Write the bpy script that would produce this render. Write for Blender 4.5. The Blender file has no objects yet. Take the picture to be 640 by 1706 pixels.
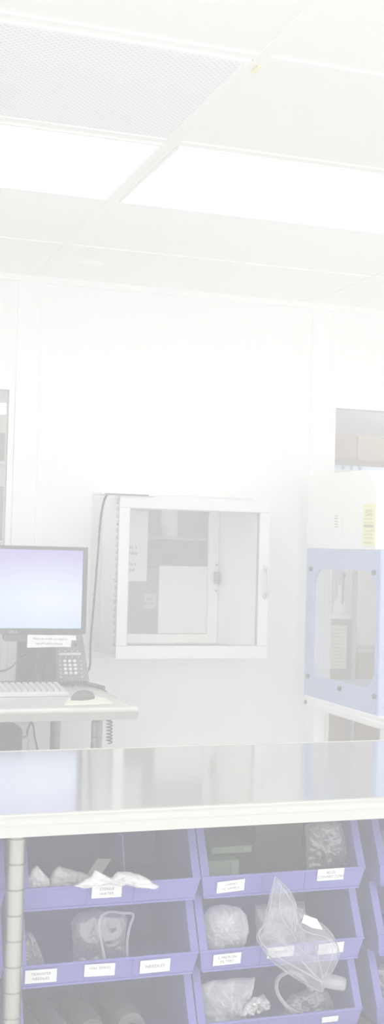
import bpy, bmesh, math, random
from mathutils import Vector, Matrix, noise
random.seed(7)
PI = math.pi
S = bpy.context.scene
COL = S.collection

# ------------------------------------------------------------------ camera
CAM_H = 1.44
YAW, PITCH, ROLL, FPX = 0.33161, 0.028192, 0.026155, 2059.2
fwd = Vector((math.sin(YAW)*math.cos(PITCH), math.cos(YAW)*math.cos(PITCH), math.sin(PITCH)))
r0 = Vector((math.cos(YAW), -math.sin(YAW), 0)); u0 = r0.cross(fwd)
right = r0*math.cos(ROLL) + u0*math.sin(ROLL)
up = u0*math.cos(ROLL) - r0*math.sin(ROLL)
cd = bpy.data.cameras.new('camera')
cam = bpy.data.objects.new('camera', cd); COL.objects.link(cam)
mw = Matrix((right, up, -fwd)).transposed().to_4x4(); mw.translation = (0, 0, CAM_H)
cam.matrix_world = mw
cd.sensor_fit = 'HORIZONTAL'; cd.sensor_width = 36; cd.lens = FPX/640*36; cd.clip_start = .05
S.camera = cam

def at(px, py, X=None, Y=None, Z=None):
    """the point of the place seen at a pixel, on a plane of known X, Y or Z"""
    d = right*(px-320) - up*(py-853) + fwd*FPX
    if Z is not None: t = (Z-CAM_H)/d.z
    elif Y is not None: t = Y/d.y
    else: t = X/d.x
    return Vector((0, 0, CAM_H)) + d*t

# ------------------------------------------------------------------ materials
def lin(c):
    return tuple(((v/255)/12.92 if v/255 <= .04045 else ((v/255+.055)/1.055)**2.4) for v in c)
MATS = {}
def mat(name, rgb, rough=.5, metal=0., spec=.5, var=.02, scale=30, alpha=1., bump=0., aniso=None, trans=0.):
    m = bpy.data.materials.new(name); m.use_nodes = True
    nt = m.node_tree; b = nt.nodes['Principled BSDF']
    c = lin(rgb)
    tc = nt.nodes.new('ShaderNodeTexCoord'); n = nt.nodes.new('ShaderNodeTexNoise'); n.inputs['Scale'].default_value = scale
    n.inputs['Detail'].default_value = 3
    mp = nt.nodes.new('ShaderNodeMapping')
    if aniso: mp.inputs['Scale'].default_value = aniso
    nt.links.new(tc.outputs['Object'], mp.inputs[0]); nt.links.new(mp.outputs[0], n.inputs['Vector'])
    r = nt.nodes.new('ShaderNodeValToRGB')
    r.color_ramp.elements[0].color = tuple(v*(1-var) for v in c)+(1,)
    r.color_ramp.elements[1].color = tuple(min(1, v*(1+var)) for v in c)+(1,)
    r.color_ramp.elements[0].position = .3; r.color_ramp.elements[1].position = .7
    nt.links.new(n.outputs['Fac'], r.inputs[0]); nt.links.new(r.outputs[0], b.inputs['Base Color'])
    b.inputs['Roughness'].default_value = rough; b.inputs['Metallic'].default_value = metal
    b.inputs['Specular IOR Level'].default_value = spec; b.inputs['Alpha'].default_value = alpha
    if bump:
        bp = nt.nodes.new('ShaderNodeBump'); bp.inputs['Strength'].default_value = bump; bp.inputs['Distance'].default_value = .002
        nt.links.new(n.outputs['Fac'], bp.inputs['Height']); nt.links.new(bp.outputs[0], b.inputs['Normal'])
    MATS[name] = m
    return m
def emit(name, rgb, strength):
    m = bpy.data.materials.new(name); m.use_nodes = True
    nt = m.node_tree; b = nt.nodes['Principled BSDF']; c = lin(rgb)
    b.inputs['Base Color'].default_value = c+(1,); b.inputs['Emission Color'].default_value = c+(1,)
    b.inputs['Emission Strength'].default_value = strength
    return m
def glass(name, tint=(250, 252, 252), refl=.10, rough=.02, haze=0., haze_rgb=(230, 230, 232), crease=0.):
    """thin clear sheet: mostly straight-through, a little gloss, optional milkiness"""
    m = bpy.data.materials.new(name); m.use_nodes = True
    nt = m.node_tree; nt.nodes.remove(nt.nodes['Principled BSDF'])
    out = nt.nodes['Material Output']
    t = nt.nodes.new('ShaderNodeBsdfTransparent'); t.inputs[0].default_value = lin(tint)+(1,)
    g = nt.nodes.new('ShaderNodeBsdfGlossy'); g.inputs['Roughness'].default_value = rough
    lw = nt.nodes.new('ShaderNodeLayerWeight'); lw.inputs['Blend'].default_value = .35
    if crease:
        tc = nt.nodes.new('ShaderNodeTexCoord'); nz = nt.nodes.new('ShaderNodeTexNoise'); nz.noise_type = 'RIDGED_MULTIFRACTAL'
        nz.inputs['Scale'].default_value = 22; nz.inputs['Detail'].default_value = 3; nz.inputs['Distortion'].default_value = .8
        nt.links.new(tc.outputs['Object'], nz.inputs['Vector'])
        bp = nt.nodes.new('ShaderNodeBump'); bp.inputs['Strength'].default_value = crease; bp.inputs['Distance'].default_value = .004
        nt.links.new(nz.outputs['Fac'], bp.inputs['Height']); nt.links.new(bp.outputs[0], lw.inputs['Normal']); nt.links.new(bp.outputs[0], g.inputs['Normal'])
    mu = nt.nodes.new('ShaderNodeMath'); mu.operation = 'MULTIPLY_ADD'
    mu.inputs[1].default_value = refl*4; mu.inputs[2].default_value = refl*.4
    nt.links.new(lw.outputs['Fresnel'], mu.inputs[0])
    geo = nt.nodes.new('ShaderNodeNewGeometry'); inv = nt.nodes.new('ShaderNodeMath'); inv.operation = 'SUBTRACT'; inv.inputs[0].default_value = 1
    nt.links.new(geo.outputs['Backfacing'], inv.inputs[1])
    fr = nt.nodes.new('ShaderNodeMath'); fr.operation = 'MULTIPLY'; fr.use_clamp = True      # gloss on the outer face only: the sheet does not refract
    nt.links.new(mu.outputs[0], fr.inputs[0]); nt.links.new(inv.outputs[0], fr.inputs[1]); mu = fr
    mx = nt.nodes.new('ShaderNodeMixShader')
    nt.links.new(mu.outputs[0], mx.inputs[0]); nt.links.new(t.outputs[0], mx.inputs[1]); nt.links.new(g.outputs[0], mx.inputs[2])
    last = mx
    if haze:
        d = nt.nodes.new('ShaderNodeBsdfDiffuse'); d.inputs[0].default_value = lin(haze_rgb)+(1,)
        tl = nt.nodes.new('ShaderNodeBsdfTranslucent'); tl.inputs[0].default_value = lin(haze_rgb)+(1,)
        dm = nt.nodes.new('ShaderNodeMixShader'); dm.inputs[0].default_value = .35
        nt.links.new(d.outputs[0], dm.inputs[1]); nt.links.new(tl.outputs[0], dm.inputs[2])
        f = nt.nodes.new('ShaderNodeMath'); f.operation = 'MULTIPLY_ADD'; f.use_clamp = True
        f.inputs[1].default_value = haze*1.6; f.inputs[2].default_value = haze*.55
        nt.links.new(lw.outputs['Facing'], f.inputs[0])
        m2 = nt.nodes.new('ShaderNodeMixShader')
        nt.links.new(f.outputs[0], m2.inputs[0]); nt.links.new(mx.outputs[0], m2.inputs[1]); nt.links.new(dm.outputs[0], m2.inputs[2])
        last = m2
    nt.links.new(last.outputs[0], out.inputs[0])
    return m

LAMP = 0.3
M_wall = mat('wall_paint', (250, 250, 250), .35, var=.004, scale=2)
M_ceil = mat('ceiling_tile', (249, 248, 246), .9, var=.012, scale=60, spec=.1)
M_tbar = mat('ceiling_grid', (250, 249, 247), .8, var=.004, spec=.1)
M_trim = mat('white_trim', (251, 251, 251), .3, var=.004)
M_floor = mat('vinyl_floor', (236, 236, 234), .4, var=.03, scale=8)
M_white = mat('white_enamel', (249, 249, 248), .3, var=.005)
M_hoodw = mat('hood_white', (251, 251, 249), .35, var=.004)
M_blue = mat('pale_blue_panel', (172, 189, 226), .35, var=.01, scale=6)
M_alu = mat('pale_aluminium', (229, 230, 230), .35, metal=.1, var=.01, scale=40)
M_steel = mat('brushed_steel', (236, 236, 235), .11, metal=.9, var=.015, scale=18, aniso=(1, 24, 1))
M_steel2 = mat('brushed_desk_steel', (236, 236, 234), .45, metal=.8, var=.015, scale=18, aniso=(1, 24, 1))
M_edge = mat('rolled_steel_edge', (210, 209, 204), .3, metal=.25, var=.012, scale=14, aniso=(1, 8, 8))
M_chrome = mat('grooved_chrome', (175, 175, 169), .28, metal=.7, var=.02, scale=20)
M_chrome2 = mat('desk_leg_chrome', (150, 150, 146), .3, metal=.6, var=.02)
M_groove = mat('chrome_groove', (120, 120, 116), .4, metal=.5)
M_bin = mat('lavender_plastic', (120, 118, 188), .42, var=.015, scale=10, spec=.35)
M_dark = mat('grey_bezel', (78, 78, 81), .45, var=.015)
M_phone = mat('grey_phone_plastic', (122, 124, 127), .4, var=.02)
M_phone2 = mat('handset_plastic', (40, 41, 44), .35, var=.02)
M_key = mat('key_white', (246, 246, 246), .4)
M_keyg = mat('key_grey', (196, 196, 198), .5)
M_box = mat('charcoal_plastic', (40, 40, 42), .5, var=.03)
M_cable = mat('grey_cable', (75, 75, 78), .5)
M_knob = mat('grey_knob', (70, 70, 74), .4)
M_paper = mat('white_paper', (250, 250, 250), .8, var=.006, spec=.1)
def see_through(m, k):
    nt = m.node_tree; b = nt.nodes['Principled BSDF']; tl = nt.nodes.new('ShaderNodeBsdfTranslucent'); tl.inputs[0].default_value = (.95, .95, .95, 1)
    mx = nt.nodes.new('ShaderNodeMixShader'); mx.inputs[0].default_value = k
    nt.links.new(b.outputs[0], mx.inputs[1]); nt.links.new(tl.outputs[0], mx.inputs[2]); nt.links.new(mx.outputs[0], nt.nodes['Material Output'].inputs[0])
M_thin = mat('thin_paper', (252, 252, 252), .8, var=.006, spec=.1); see_through(M_thin, .45)
M_label = mat('label_card', (247, 247, 246), .6, var=.006, spec=.2)
M_ink = mat('pale_ink', (150, 150, 152), .7, spec=.1)
M_ink2 = mat('grey_ink', (120, 120, 122), .7, spec=.1)
M_yel = mat('yellow_label', (246, 247, 196), .6, var=.008, spec=.2)
M_yink = mat('yellow_label_ink', (186, 186, 140), .7, spec=.1)
M_ypap = mat('cream_paper', (238, 237, 220), .7, var=.01)
M_wrap = mat('white_wrapper', (230, 230, 232), .5, var=.04, scale=25, spec=.4, bump=.4)
M_wrapg = mat('grey_wrapper', (214, 214, 214), .5, var=.03, spec=.4)
M_green = mat('grey_green_card', (140, 176, 146), .6, var=.04, scale=20)
M_brown = mat('pale_brown_wood', (146, 126, 106), .5, var=.03, scale=6, aniso=(8, 8, .6))
M_taupe = mat('taupe_laminate', (176, 172, 168), .5, var=.02)
M_greybox = mat('grey_box', (150, 150, 152), .6, var=.04)
M_glass = glass('window_glass', (253, 253, 252), refl=.05)
M_cabglass = glass('cabinet_glass', (252, 252, 252), refl=.04)
M_acryl = glass('clear_acrylic', (253, 253, 253), refl=.05, haze=.02, haze_rgb=(245, 245, 245))
M_bag = glass('clear_bag_film', (244, 244, 247), refl=.34, rough=.06, haze=.24, haze_rgb=(248, 248, 252), crease=.9)
M_bagc = glass('clear_film', (250, 250, 252), refl=.34, rough=.06, haze=.15, haze_rgb=(250, 250, 254), crease=.9)
M_bagw = glass('milky_bag_film', (235, 235, 238), refl=.2, rough=.15, haze=.85, haze_rgb=(250, 250, 252), crease=.7)
M_tube = glass('clear_tubing', (236, 236, 240), refl=.14, rough=.1, haze=.42, haze_rgb=(250, 250, 252))
M_lamp = emit('lamp_diffuser', (255, 254, 252), 2.3)

# perforated return-air grille
M_vent = mat('perforated_grille', (244, 244, 243), .6, var=.004)
def perforate(m, pitch):
    nt = m.node_tree; b = nt.nodes['Principled BSDF']
    tc = nt.nodes.new('ShaderNodeTexCoord'); sp = nt.nodes.new('ShaderNodeSeparateXYZ'); nt.links.new(tc.outputs['Object'], sp.inputs[0])
    def M(op, a, b_=None):
        n = nt.nodes.new('ShaderNodeMath'); n.operation = op
        for i, v in enumerate((a, b_)):
            if v is None: continue
            if isinstance(v, (int, float)): n.inputs[i].default_value = v
            else: nt.links.new(v, n.inputs[i])
        return n.outputs[0]
    sx = M('SINE', M('MULTIPLY', sp.outputs[0], PI/pitch)); sy = M('SINE', M('MULTIPLY', sp.outputs[1], PI/pitch))
    hole = M('GREATER_THAN', M('MULTIPLY', sx, sy), .30)
    mx = nt.nodes.new('ShaderNodeMix'); mx.data_type = 'RGBA'
    mx.inputs[6].default_value = lin((247, 248, 248))+(1,); mx.inputs[7].default_value = lin((226, 227, 228))+(1,)
    nt.links.new(hole, mx.inputs[0]); nt.links.new(mx.outputs[2], b.inputs['Base Color'])
perforate(M_vent, .0085)

# monitor screen: purple to pale blue desktop
def screen_mat(x0, x1, z0, z1):
    m = bpy.data.materials.new('lit_screen'); m.use_nodes = True
    nt = m.node_tree; b = nt.nodes['Principled BSDF']
    tc = nt.nodes.new('ShaderNodeTexCoord'); mp = nt.nodes.new('ShaderNodeMapping')
    mp.inputs['Location'].default_value = (-x0/(x1-x0), 0, -z0/(z1-z0)); mp.inputs['Scale'].default_value = (1/(x1-x0), 1, 1/(z1-z0))
    nt.links.new(tc.outputs['Object'], mp.inputs[0])
    sp = nt.nodes.new('ShaderNodeSeparateXYZ'); nt.links.new(mp.outputs[0], sp.inputs[0])
    r = nt.nodes.new('ShaderNodeValToRGB'); e = r.color_ramp.elements
    e[0].position = 0; e[0].color = lin((186, 206, 246))+(1,)
    e[1].position = 1; e[1].color = lin((172, 158, 222))+(1,)
    k = e.new(.42); k.color = lin((198, 214, 246))+(1,)
    k = e.new(.75); k.color = lin((186, 184, 234))+(1,)
    nt.links.new(sp.outputs[2], r.inputs[0])
    # soft brighter glow in the wallpaper
    g = nt.nodes.new('ShaderNodeTexGradient'); g.gradient_type = 'SPHERICAL'
    mp2 = nt.nodes.new('ShaderNodeMapping'); mp2.inputs['Location'].default_value = (-.7*1.6, 0, -.38*2.0); mp2.inputs['Scale'].default_value = (1.6, 0, 2.0)
    nt.links.new(mp.outputs[0], mp2.inputs[0]); nt.links.new(mp2.outputs[0], g.inputs[0])
    mx = nt.nodes.new('ShaderNodeMix'); mx.data_type = 'RGBA'; mx.inputs[7].default_value = lin((222, 234, 252))+(1,)
    nt.links.new(g.outputs['Fac'], mx.inputs[0]); nt.links.new(r.outputs[0], mx.inputs[6])
    b.inputs['Base Color'].default_value = (.02, .02, .02, 1); b.inputs['Roughness'].default_value = .3
    nt.links.new(mx.outputs[2], b.inputs['Emission Color']); b.inputs['Emission Strength'].default_value = .64
    return m

# ------------------------------------------------------------------ object helpers
def tag(o, label=None, cat=None, group=None, kind=None):
    if label: o['label'] = label
    if cat: o['category'] = cat
    if group: o['group'] = group
    if kind: o['kind'] = kind
    return o
def thing(name, loc, label, cat, group=None):
    o = bpy.data.objects.new(name, None); COL.objects.link(o); o.location = loc; o.empty_display_size = .05
    return tag(o, label, cat, group)
def wloc(o):
    v = Vector((0, 0, 0))
    while o: v += o.location; o = o.parent
    return v

class MB:
    def __init__(s): s.bm = bmesh.new()
    def box(s, a, b, bev=0, seg=2):
        a, b = Vector(a), Vector(b); c = (a+b)/2; d = b-a
        r = bmesh.ops.create_cube(s.bm, size=1, matrix=Matrix.Translation(c) @ Matrix.Diagonal((abs(d.x), abs(d.y), abs(d.z), 1)))
        if bev:
            es = list({e for v in r['verts'] for e in v.link_edges})
            bmesh.ops.bevel(s.bm, geom=es, offset=bev, segments=seg, affect='EDGES', profile=.5)
        return s
    def tube(s, pts, r, n=10, smooth=True, sub=6, closed=False, radii=None):
        pts = [Vector(p) for p in pts]
        if smooth and len(pts) > 2:
            q = []
            for i in range(len(pts)-1):
                p0 = pts[max(i-1, 0)]; p1 = pts[i]; p2 = pts[i+1]; p3 = pts[min(i+2, len(pts)-1)]
                for k in range(sub):
                    t = k/sub
                    q.append(.5*((2*p1)+(-p0+p2)*t+(2*p0-5*p1+4*p2-p3)*t*t+(-p0+3*p1-3*p2+p3)*t**3))
            q.append(pts[-1]); pts = q
        rings = []; prev = None
        for i, p in enumerate(pts):
            d = (pts[min(i+1, len(pts)-1)]-pts[max(i-1, 0)])
            if d.length < 1e-9: d = Vector((0, 0, 1))
            d.normalize()
            if prev is None:
                a = d.orthogonal().normalized()
            else:
                a = prev-d*prev.dot(d)
                a = a.normalized() if a.length > 1e-6 else d.orthogonal().normalized()
            prev = a; b = d.cross(a)
            rr = radii[i] if radii and len(radii) == len(pts) else r
            rings.append([s.bm.verts.new(p+a*math.cos(2*PI*k/n)*rr+b*math.sin(2*PI*k/n)*rr) for k in range(n)])
        for A, B in zip(rings, rings[1:]):
            for k in range(n):
                f = s.bm.faces.new((A[k], A[(k+1) % n], B[(k+1) % n], B[k])); f.smooth = True
        s.bm.faces.new(rings[0][::-1]); s.bm.faces.new(rings[-1])
        return s
    def lathe(s, c, prof, n=24, axis='Z'):
        c = Vector(c); rings = []
        for r, h in prof:
            ring = []
            for k in range(n):
                a = 2*PI*k/n; u, v = r*math.cos(a), r*math.sin(a)
                ring.append(s.bm.verts.new(c+(Vector((u, v, h)) if axis == 'Z' else Vector((u, h, v)) if axis == 'Y' else Vector((h, u, v)))))
            rings.append(ring)
        for A, B in zip(rings, rings[1:]):
            for k in range(n):
                f = s.bm.faces.new((A[k], A[(k+1) % n], B[(k+1) % n], B[k])); f.smooth = True
        for j in range(1, len(prof)-1):
            a = Vector((prof[j][0]-prof[j-1][0], prof[j][1]-prof[j-1][1])); b = Vector((prof[j+1][0]-prof[j][0], prof[j+1][1]-prof[j][1]))
            if a.length > 0 and b.length > 0 and a.angle(b) > .45:
                for k in range(n):
                    e = s.bm.edges.get((rings[j][k], rings[j][(k+1) % n]))
                    if e: e.smooth = False
        s.bm.faces.new(rings[0][::-1]); s.bm.faces.new(rings[-1])
        return s
    def prism(s, pts, d):
        """polygon of 3-D points extruded by vector d"""
        d = Vector(d); A = [s.bm.verts.new(Vector(p)) for p in pts]; B = [s.bm.verts.new(Vector(p)+d) for p in pts]
        n = len(pts); s.bm.faces.new(A); s.bm.faces.new(B[::-1])
        for k in range(n): s.bm.faces.new((A[k], B[k], B[(k+1) % n], A[(k+1) % n]))
        return s
    def hexa(s, p):
        """8 corners: bottom four then top four"""
        v = [s.bm.verts.new(Vector(q)) for q in p]
        for f in ((0, 1, 2, 3), (7, 6, 5, 4), (0, 4, 5, 1), (1, 5, 6, 2), (2, 6, 7, 3), (3, 7, 4, 0)): s.bm.faces.new([v[i] for i in f])
        return s
    def frame(s, outer, inner, y0, y1):
        """rectangular frame in XZ: outer/inner = (x0,z0,x1,z1)"""
        (a, b, c, d), (e, f, g, h) = outer, inner
        s.box((a, y0, b), (c, y1, f)); s.box((a, y0, h), (c, y1, d)); s.box((a, y0, f), (e, y1, h)); s.box((g, y0, f), (c, y1, h))
        return s
    def build(s, name, m, parent=None, bevel=0):
        bmesh.ops.recalc_face_normals(s.bm, faces=s.bm.faces[:])
        off = wloc(parent) if parent else Vector((0, 0, 0))
        if parent is None:
            lo = [min(v.co[i] for v in s.bm.verts) for i in range(3)]; hi = [max(v.co[i] for v in s.bm.verts) for i in range(3)]
            off = Vector(((lo[0]+hi[0])/2, (lo[1]+hi[1])/2, lo[2]))
        for v in s.bm.verts: v.co -= off
        me = bpy.data.meshes.new(name); s.bm.to_mesh(me); s.bm.free()
        o = bpy.data.objects.new(name, me); COL.objects.link(o); me.materials.append(m)
        if parent: o.parent = parent
        else: o.location = off
        if bevel:
            b = o.modifiers.new('bevel', 'BEVEL'); b.width = bevel; b.segments = 3; b.limit_method = 'ANGLE'; b.angle_limit = .7
        return o
def structure(name, mb, m, bevel=0):
    o = mb.build(name, m, None, bevel); o['kind'] = 'structure'; return o

def text(name, body, size, origin, u, v, m, parent, align='CENTER', space=1.0, line=1.0):
    """flat lettering as mesh: origin = centre, u = reading direction, v = up"""
    cu = bpy.data.curves.new(name, 'FONT'); cu.body = body; cu.size = size; cu.align_x = align; cu.align_y = 'CENTER'
    cu.space_character = space; cu.space_line = line; cu.resolution_u = 3
    t = bpy.data.objects.new(name, cu); COL.objects.link(t)
    dg = bpy.context.evaluated_depsgraph_get(); dg.update()
    me = bpy.data.meshes.new_from_object(t.evaluated_get(dg))
    bpy.data.objects.remove(t); bpy.data.curves.remove(cu)
    u = Vector(u).normalized(); v = Vector(v).normalized(); n = u.cross(v)
    off = wloc(parent)
    for q in me.vertices: q.co = Vector(origin)+u*q.co.x+v*q.co.y-off
    me.materials.clear(); me.materials.append(m); me.name = name
    o = bpy.data.objects.new(name, me); COL.objects.link(o); o.parent = parent
    return o

def resample(P, n):
    L = [0]
    for a, b in zip(P, P[1:]+P[:1]): L.append(L[-1]+(b-a).length)
    out = []; k = 0
    for i in range(n):
        t = L[-1]*i/n
        while L[k+1] < t: k += 1
        a, b = P[k], P[(k+1) % len(P)]
        out.append(a.lerp(b, (t-L[k])/max(1e-9, L[k+1]-L[k])))
    return out
def pillow(mb, P, thick, wr=.004, freq=25, seed=0, n=88, rings=15, nrm=(0, -1, 0), zmin=None, lean=0., ymin=None):
    """a creased bag or pouch whose outline is the closed 3-D loop P"""
    P = resample([Vector(p) for p in P], n); c = sum(P, Vector())/len(P); N = Vector(nrm).normalized(); so = Vector((seed*3.7, seed*1.3, seed*2.1))
    def off(p, r, sgn):
        q = p*freq+so
        w = noise.noise(q)+.5*(1-2*abs(noise.noise(q*2.1)))+.25*(1-2*abs(noise.noise(q*4.3)))
        return N*(sgn*thick*math.sqrt(max(0, 1-r*r))*(.75+.35*noise.noise(q*.5)) + 1.35*wr*w*(1-r**6*.5))
    bm = mb.bm; lay = []
    for sgn in (1, -1):
        rows = []
        for j in range(1, rings):
            r = j/rings
            row = []
            for b in P:
                p = c.lerp(b, r); p = p+off(p, r, sgn)
                row.append(p)
            rows.append(row)
        lay.append((c+off(c, 0, sgn), rows))
    edge = [p+off(p, 1, 0) for p in P]
    def fix(p):
        p = Vector(p)
        if lean: p.y += lean*(p.z-c.z)
        if zmin is not None and p.z < zmin: p.z = zmin
        if ymin is not None and p.y < ymin: p.y = ymin
        return p
    ev = [bm.verts.new(fix(p)) for p in edge]
    for (cc, rows), flip in zip(lay, (False, True)):
        cv = bm.verts.new(fix(cc)); R = [[bm.verts.new(fix(p)) for p in row] for row in rows]+[ev]
        for k in range(n):
            k2 = (k+1) % n
            f = bm.faces.new((cv, R[0][k], R[0][k2])); f.smooth = True
            for A, B in zip(R, R[1:]):
                f = bm.faces.new((A[k], B[k], B[k2], A[k2])); f.smooth = True
    return mb
def outline(px, Y): return [at(x, y, Y=Y) for x, y in px]

# ------------------------------------------------------------------ room
CZ, YW, WT = 2.505, 4.88, .05
XL, XR, YB, YF = -2.7, 4.4, 1.3, 12.0
structure('floor', MB().box((XL-.1, YB-.1, -.1), (8, YF+.1, 0)), M_floor)
# openings in the back wall: (x0,z0,x1,z1)
W1 = (-.7, .95, .896, 2.045); PT = (1.318, 1.03, 1.857, 1.605); W2 = (2.326, .06, 3.9, 2.06)
mb = MB()
mb.box((XL, YW, 0), (W1[0], YW+WT, CZ)); mb.box((W1[0], YW, 0), (W1[2], YW+WT, W1[1])); mb.box((W1[0], YW, W1[3]), (W1[2], YW+WT, CZ))
mb.box((W1[2], YW, 0), (PT[0], YW+WT, CZ)); mb.box((PT[0], YW, 0), (PT[2], YW+WT, PT[1])); mb.box((PT[0], YW, PT[3]), (PT[2], YW+WT, CZ))
mb.box((PT[2], YW, 0), (W2[0], YW+WT, CZ)); mb.box((W2[0], YW, 0), (W2[2], YW+WT, W2[1])); mb.box((W2[0], YW, W2[3]), (W2[2], YW+WT, CZ)); mb.box((W2[2], YW, 0), (8, YW+WT, CZ))
structure('wall_back', mb, M_wall)
structure('wall_left', MB().box((XL-.1, YB, 0), (XL, YF, CZ)), M_wall)
structure('wall_right', MB().box((XR, YB, 0), (XR+.1, YW, CZ)), M_wall)
structure('wall_far', MB().box((XL, YF, 0), (8, YF+.1, CZ)), M_wall)
structure('wall_far_right', MB().box((8, YW, 0), (8.1, YF, CZ)), M_wall)
structure('ceiling', MB().box((XL-.1, YB-.1, CZ+.003), (8, YF+.1, CZ+.1)), M_ceil)
# suspended grid: bars along X every 0.61 m, along Y every 1.22 m
GX, GY = .984, 2.47
mb = MB()
for k in range(-9, 4):
    y = GY+.61*k
    if YB < y < YW: mb.box((XL, y-.0135, CZ-.0012), (XR, y+.0135, CZ+.012))
structure('trim_1', mb, M_tbar)
mb = MB()
for k in range(-2, 3):
    x = GX+1.22*k
    mb.box((x-.0135, YB, CZ-.0015), (x+.0135, YW, CZ+.0115))
structure('trim_2', mb, M_tbar)
structure('trim_3', MB().box((XL, YW-.022, CZ-.022), (XR, YW, CZ+.004)), M_trim)
# wall joint strips beside both windows
for i, (a, b) in enumerate(((.921, 1.044), (2.208, 2.324))):
    mb = MB().box((a, YW-.004, 0), (b, YW+.001, CZ-.02)); mb.box((a, YW-.009, 0), (a+.026, YW, CZ-.02)); mb.box((b-.028, YW-.009, 0), (b, YW, CZ-.02))
    structure('trim_%d' % (4+i), mb, M_trim, bevel=.002)
# windows
def window(name, o, fw, label=None):
    w = MB().frame((o[0]-fw, o[1]-fw, o[2]+fw, o[3]+fw), (o[0], o[1], o[2], o[3]), YW-.012, YW+.012).build(name, M_trim, None)
    w['kind'] = 'structure'
    g = MB().box((o[0], YW+.02, o[1]), (o[2], YW+.025, o[3])).build('pane', M_glass, w)
    return w
window('window_1', W1, .022); window('window_2', W2, .012)

# ------------------------------------------------------------------ ceiling fittings
def ceiling_light(x0, y0, label, cat='light', group='recessed ceiling light panels', L=1.22, W=.61, fr=.016):
    t = thing('ceiling_light', (x0+L/2, y0+W/2, CZ), label, cat, group)
    a = (x0+.016, y0+.016); b = (x0+L-.016, y0+W-.016)
    m = MB()
    m.box((a[0], a[1], CZ-.006), (b[0], a[1]+fr, CZ+.006)); m.box((a[0], b[1]-fr, CZ-.006), (b[0], b[1], CZ+.006))
    m.box((a[0], a[1]+fr, CZ-.006), (a[0]+fr, b[1]-fr, CZ+.006)); m.box((b[0]-fr, a[1]+fr, CZ-.006), (b[0], b[1]-fr, CZ+.006))
    m.build('frame', M_tbar, t, bevel=.002)
    MB().box((a[0]+fr, a[1]+fr, CZ-.001), (b[0]-fr, b[1]-fr, CZ+.005)).build('diffuser', M_lamp, t)
    return t
ceiling_light(GX-1.22, GY+.61, 'lit ceiling light panel at the left, right behind the perforated grille')
ceiling_light(GX, GY+.61, 'lit ceiling light panel at the right, reaching out of the frame', fr=.008)
ceiling_light(1.2, 9.35, 'lit ceiling light far off in the next room behind the left window', L=1.22, W=.9)
t = thing('ceiling_grille', (GX-.61, GY+.305, CZ), 'white perforated air grille in the ceiling with fine holes', 'vent')
MB().box((GX-1.22+.03, GY+.03, CZ-.003), (GX-.03, GY+.58, CZ+.003)).build('perforated_plate', M_vent, t)
m = MB(); x0, x1, y0, y1 = GX-1.204, GX-.016, GY+.016, GY+.594
m.box((x0, y0, CZ-.006), (x1, y0+.014, CZ+.006)); m.box((x0, y1-.014, CZ-.006), (x1, y1, CZ+.006)); m.box((x0, y0+.014, CZ-.006), (x0+.014, y1-.014, CZ+.006)); m.box((x1-.014, y0+.014, CZ-.006), (x1, y1-.014, CZ+.006))
m.build('frame', M_tbar, t, bevel=.002)
o = MB().lathe((1.129, 4.56, CZ), [(.055, .009), (.055, -.001), (.050, -.006), (.0, -.0065)][::-1] if False else [(.001, -.007), (.046, -.006), (.053, -.001), (.053, .009)], 32).build('sprinkler_cover', M_tbar)
tag(o, 'small round white cover plate on the ceiling near the back wall', 'sprinkler')
o = MB().box((GX+.004, GY+.03, CZ-.0062), (GX+.013, GY+.075, CZ-.0046)).build('sticker', mat('yellow_sticker', (246, 246, 200), .6)); tag(o, 'tiny yellow sticker on the ceiling grid by the grille corner', 'sticker')
# lamps of the rest of the room (recessed panels out of the frame)
def area(name, x, y, z, sx, sy, e, rot=(0, 0, 0), col=(1, 1, 1)):
    l = bpy.data.lights.new(name, 'AREA'); l.shape = 'RECTANGLE'; l.size = sx; l.size_y = sy; l.energy = e; l.color = col
    o = bpy.data.objects.new(name, l); COL.objects.link(o); o.location = (x, y, z); o.rotation_euler = rot
    return o
area('panel_lamp', -1.46, 3.38, CZ-.012, 1.15, .54, 9*LAMP); area('panel_lamp', 3.4, 3.38, CZ-.012, 1.15, .54, 6*LAMP)
for x, y in ((.5, 6.2), (3.8, 6.4), (2.5, 8.3), (5.2, 8.6)): area('next_room_lamp', x, y, CZ-.012, 1.2, .6, 30*LAMP)

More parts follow.
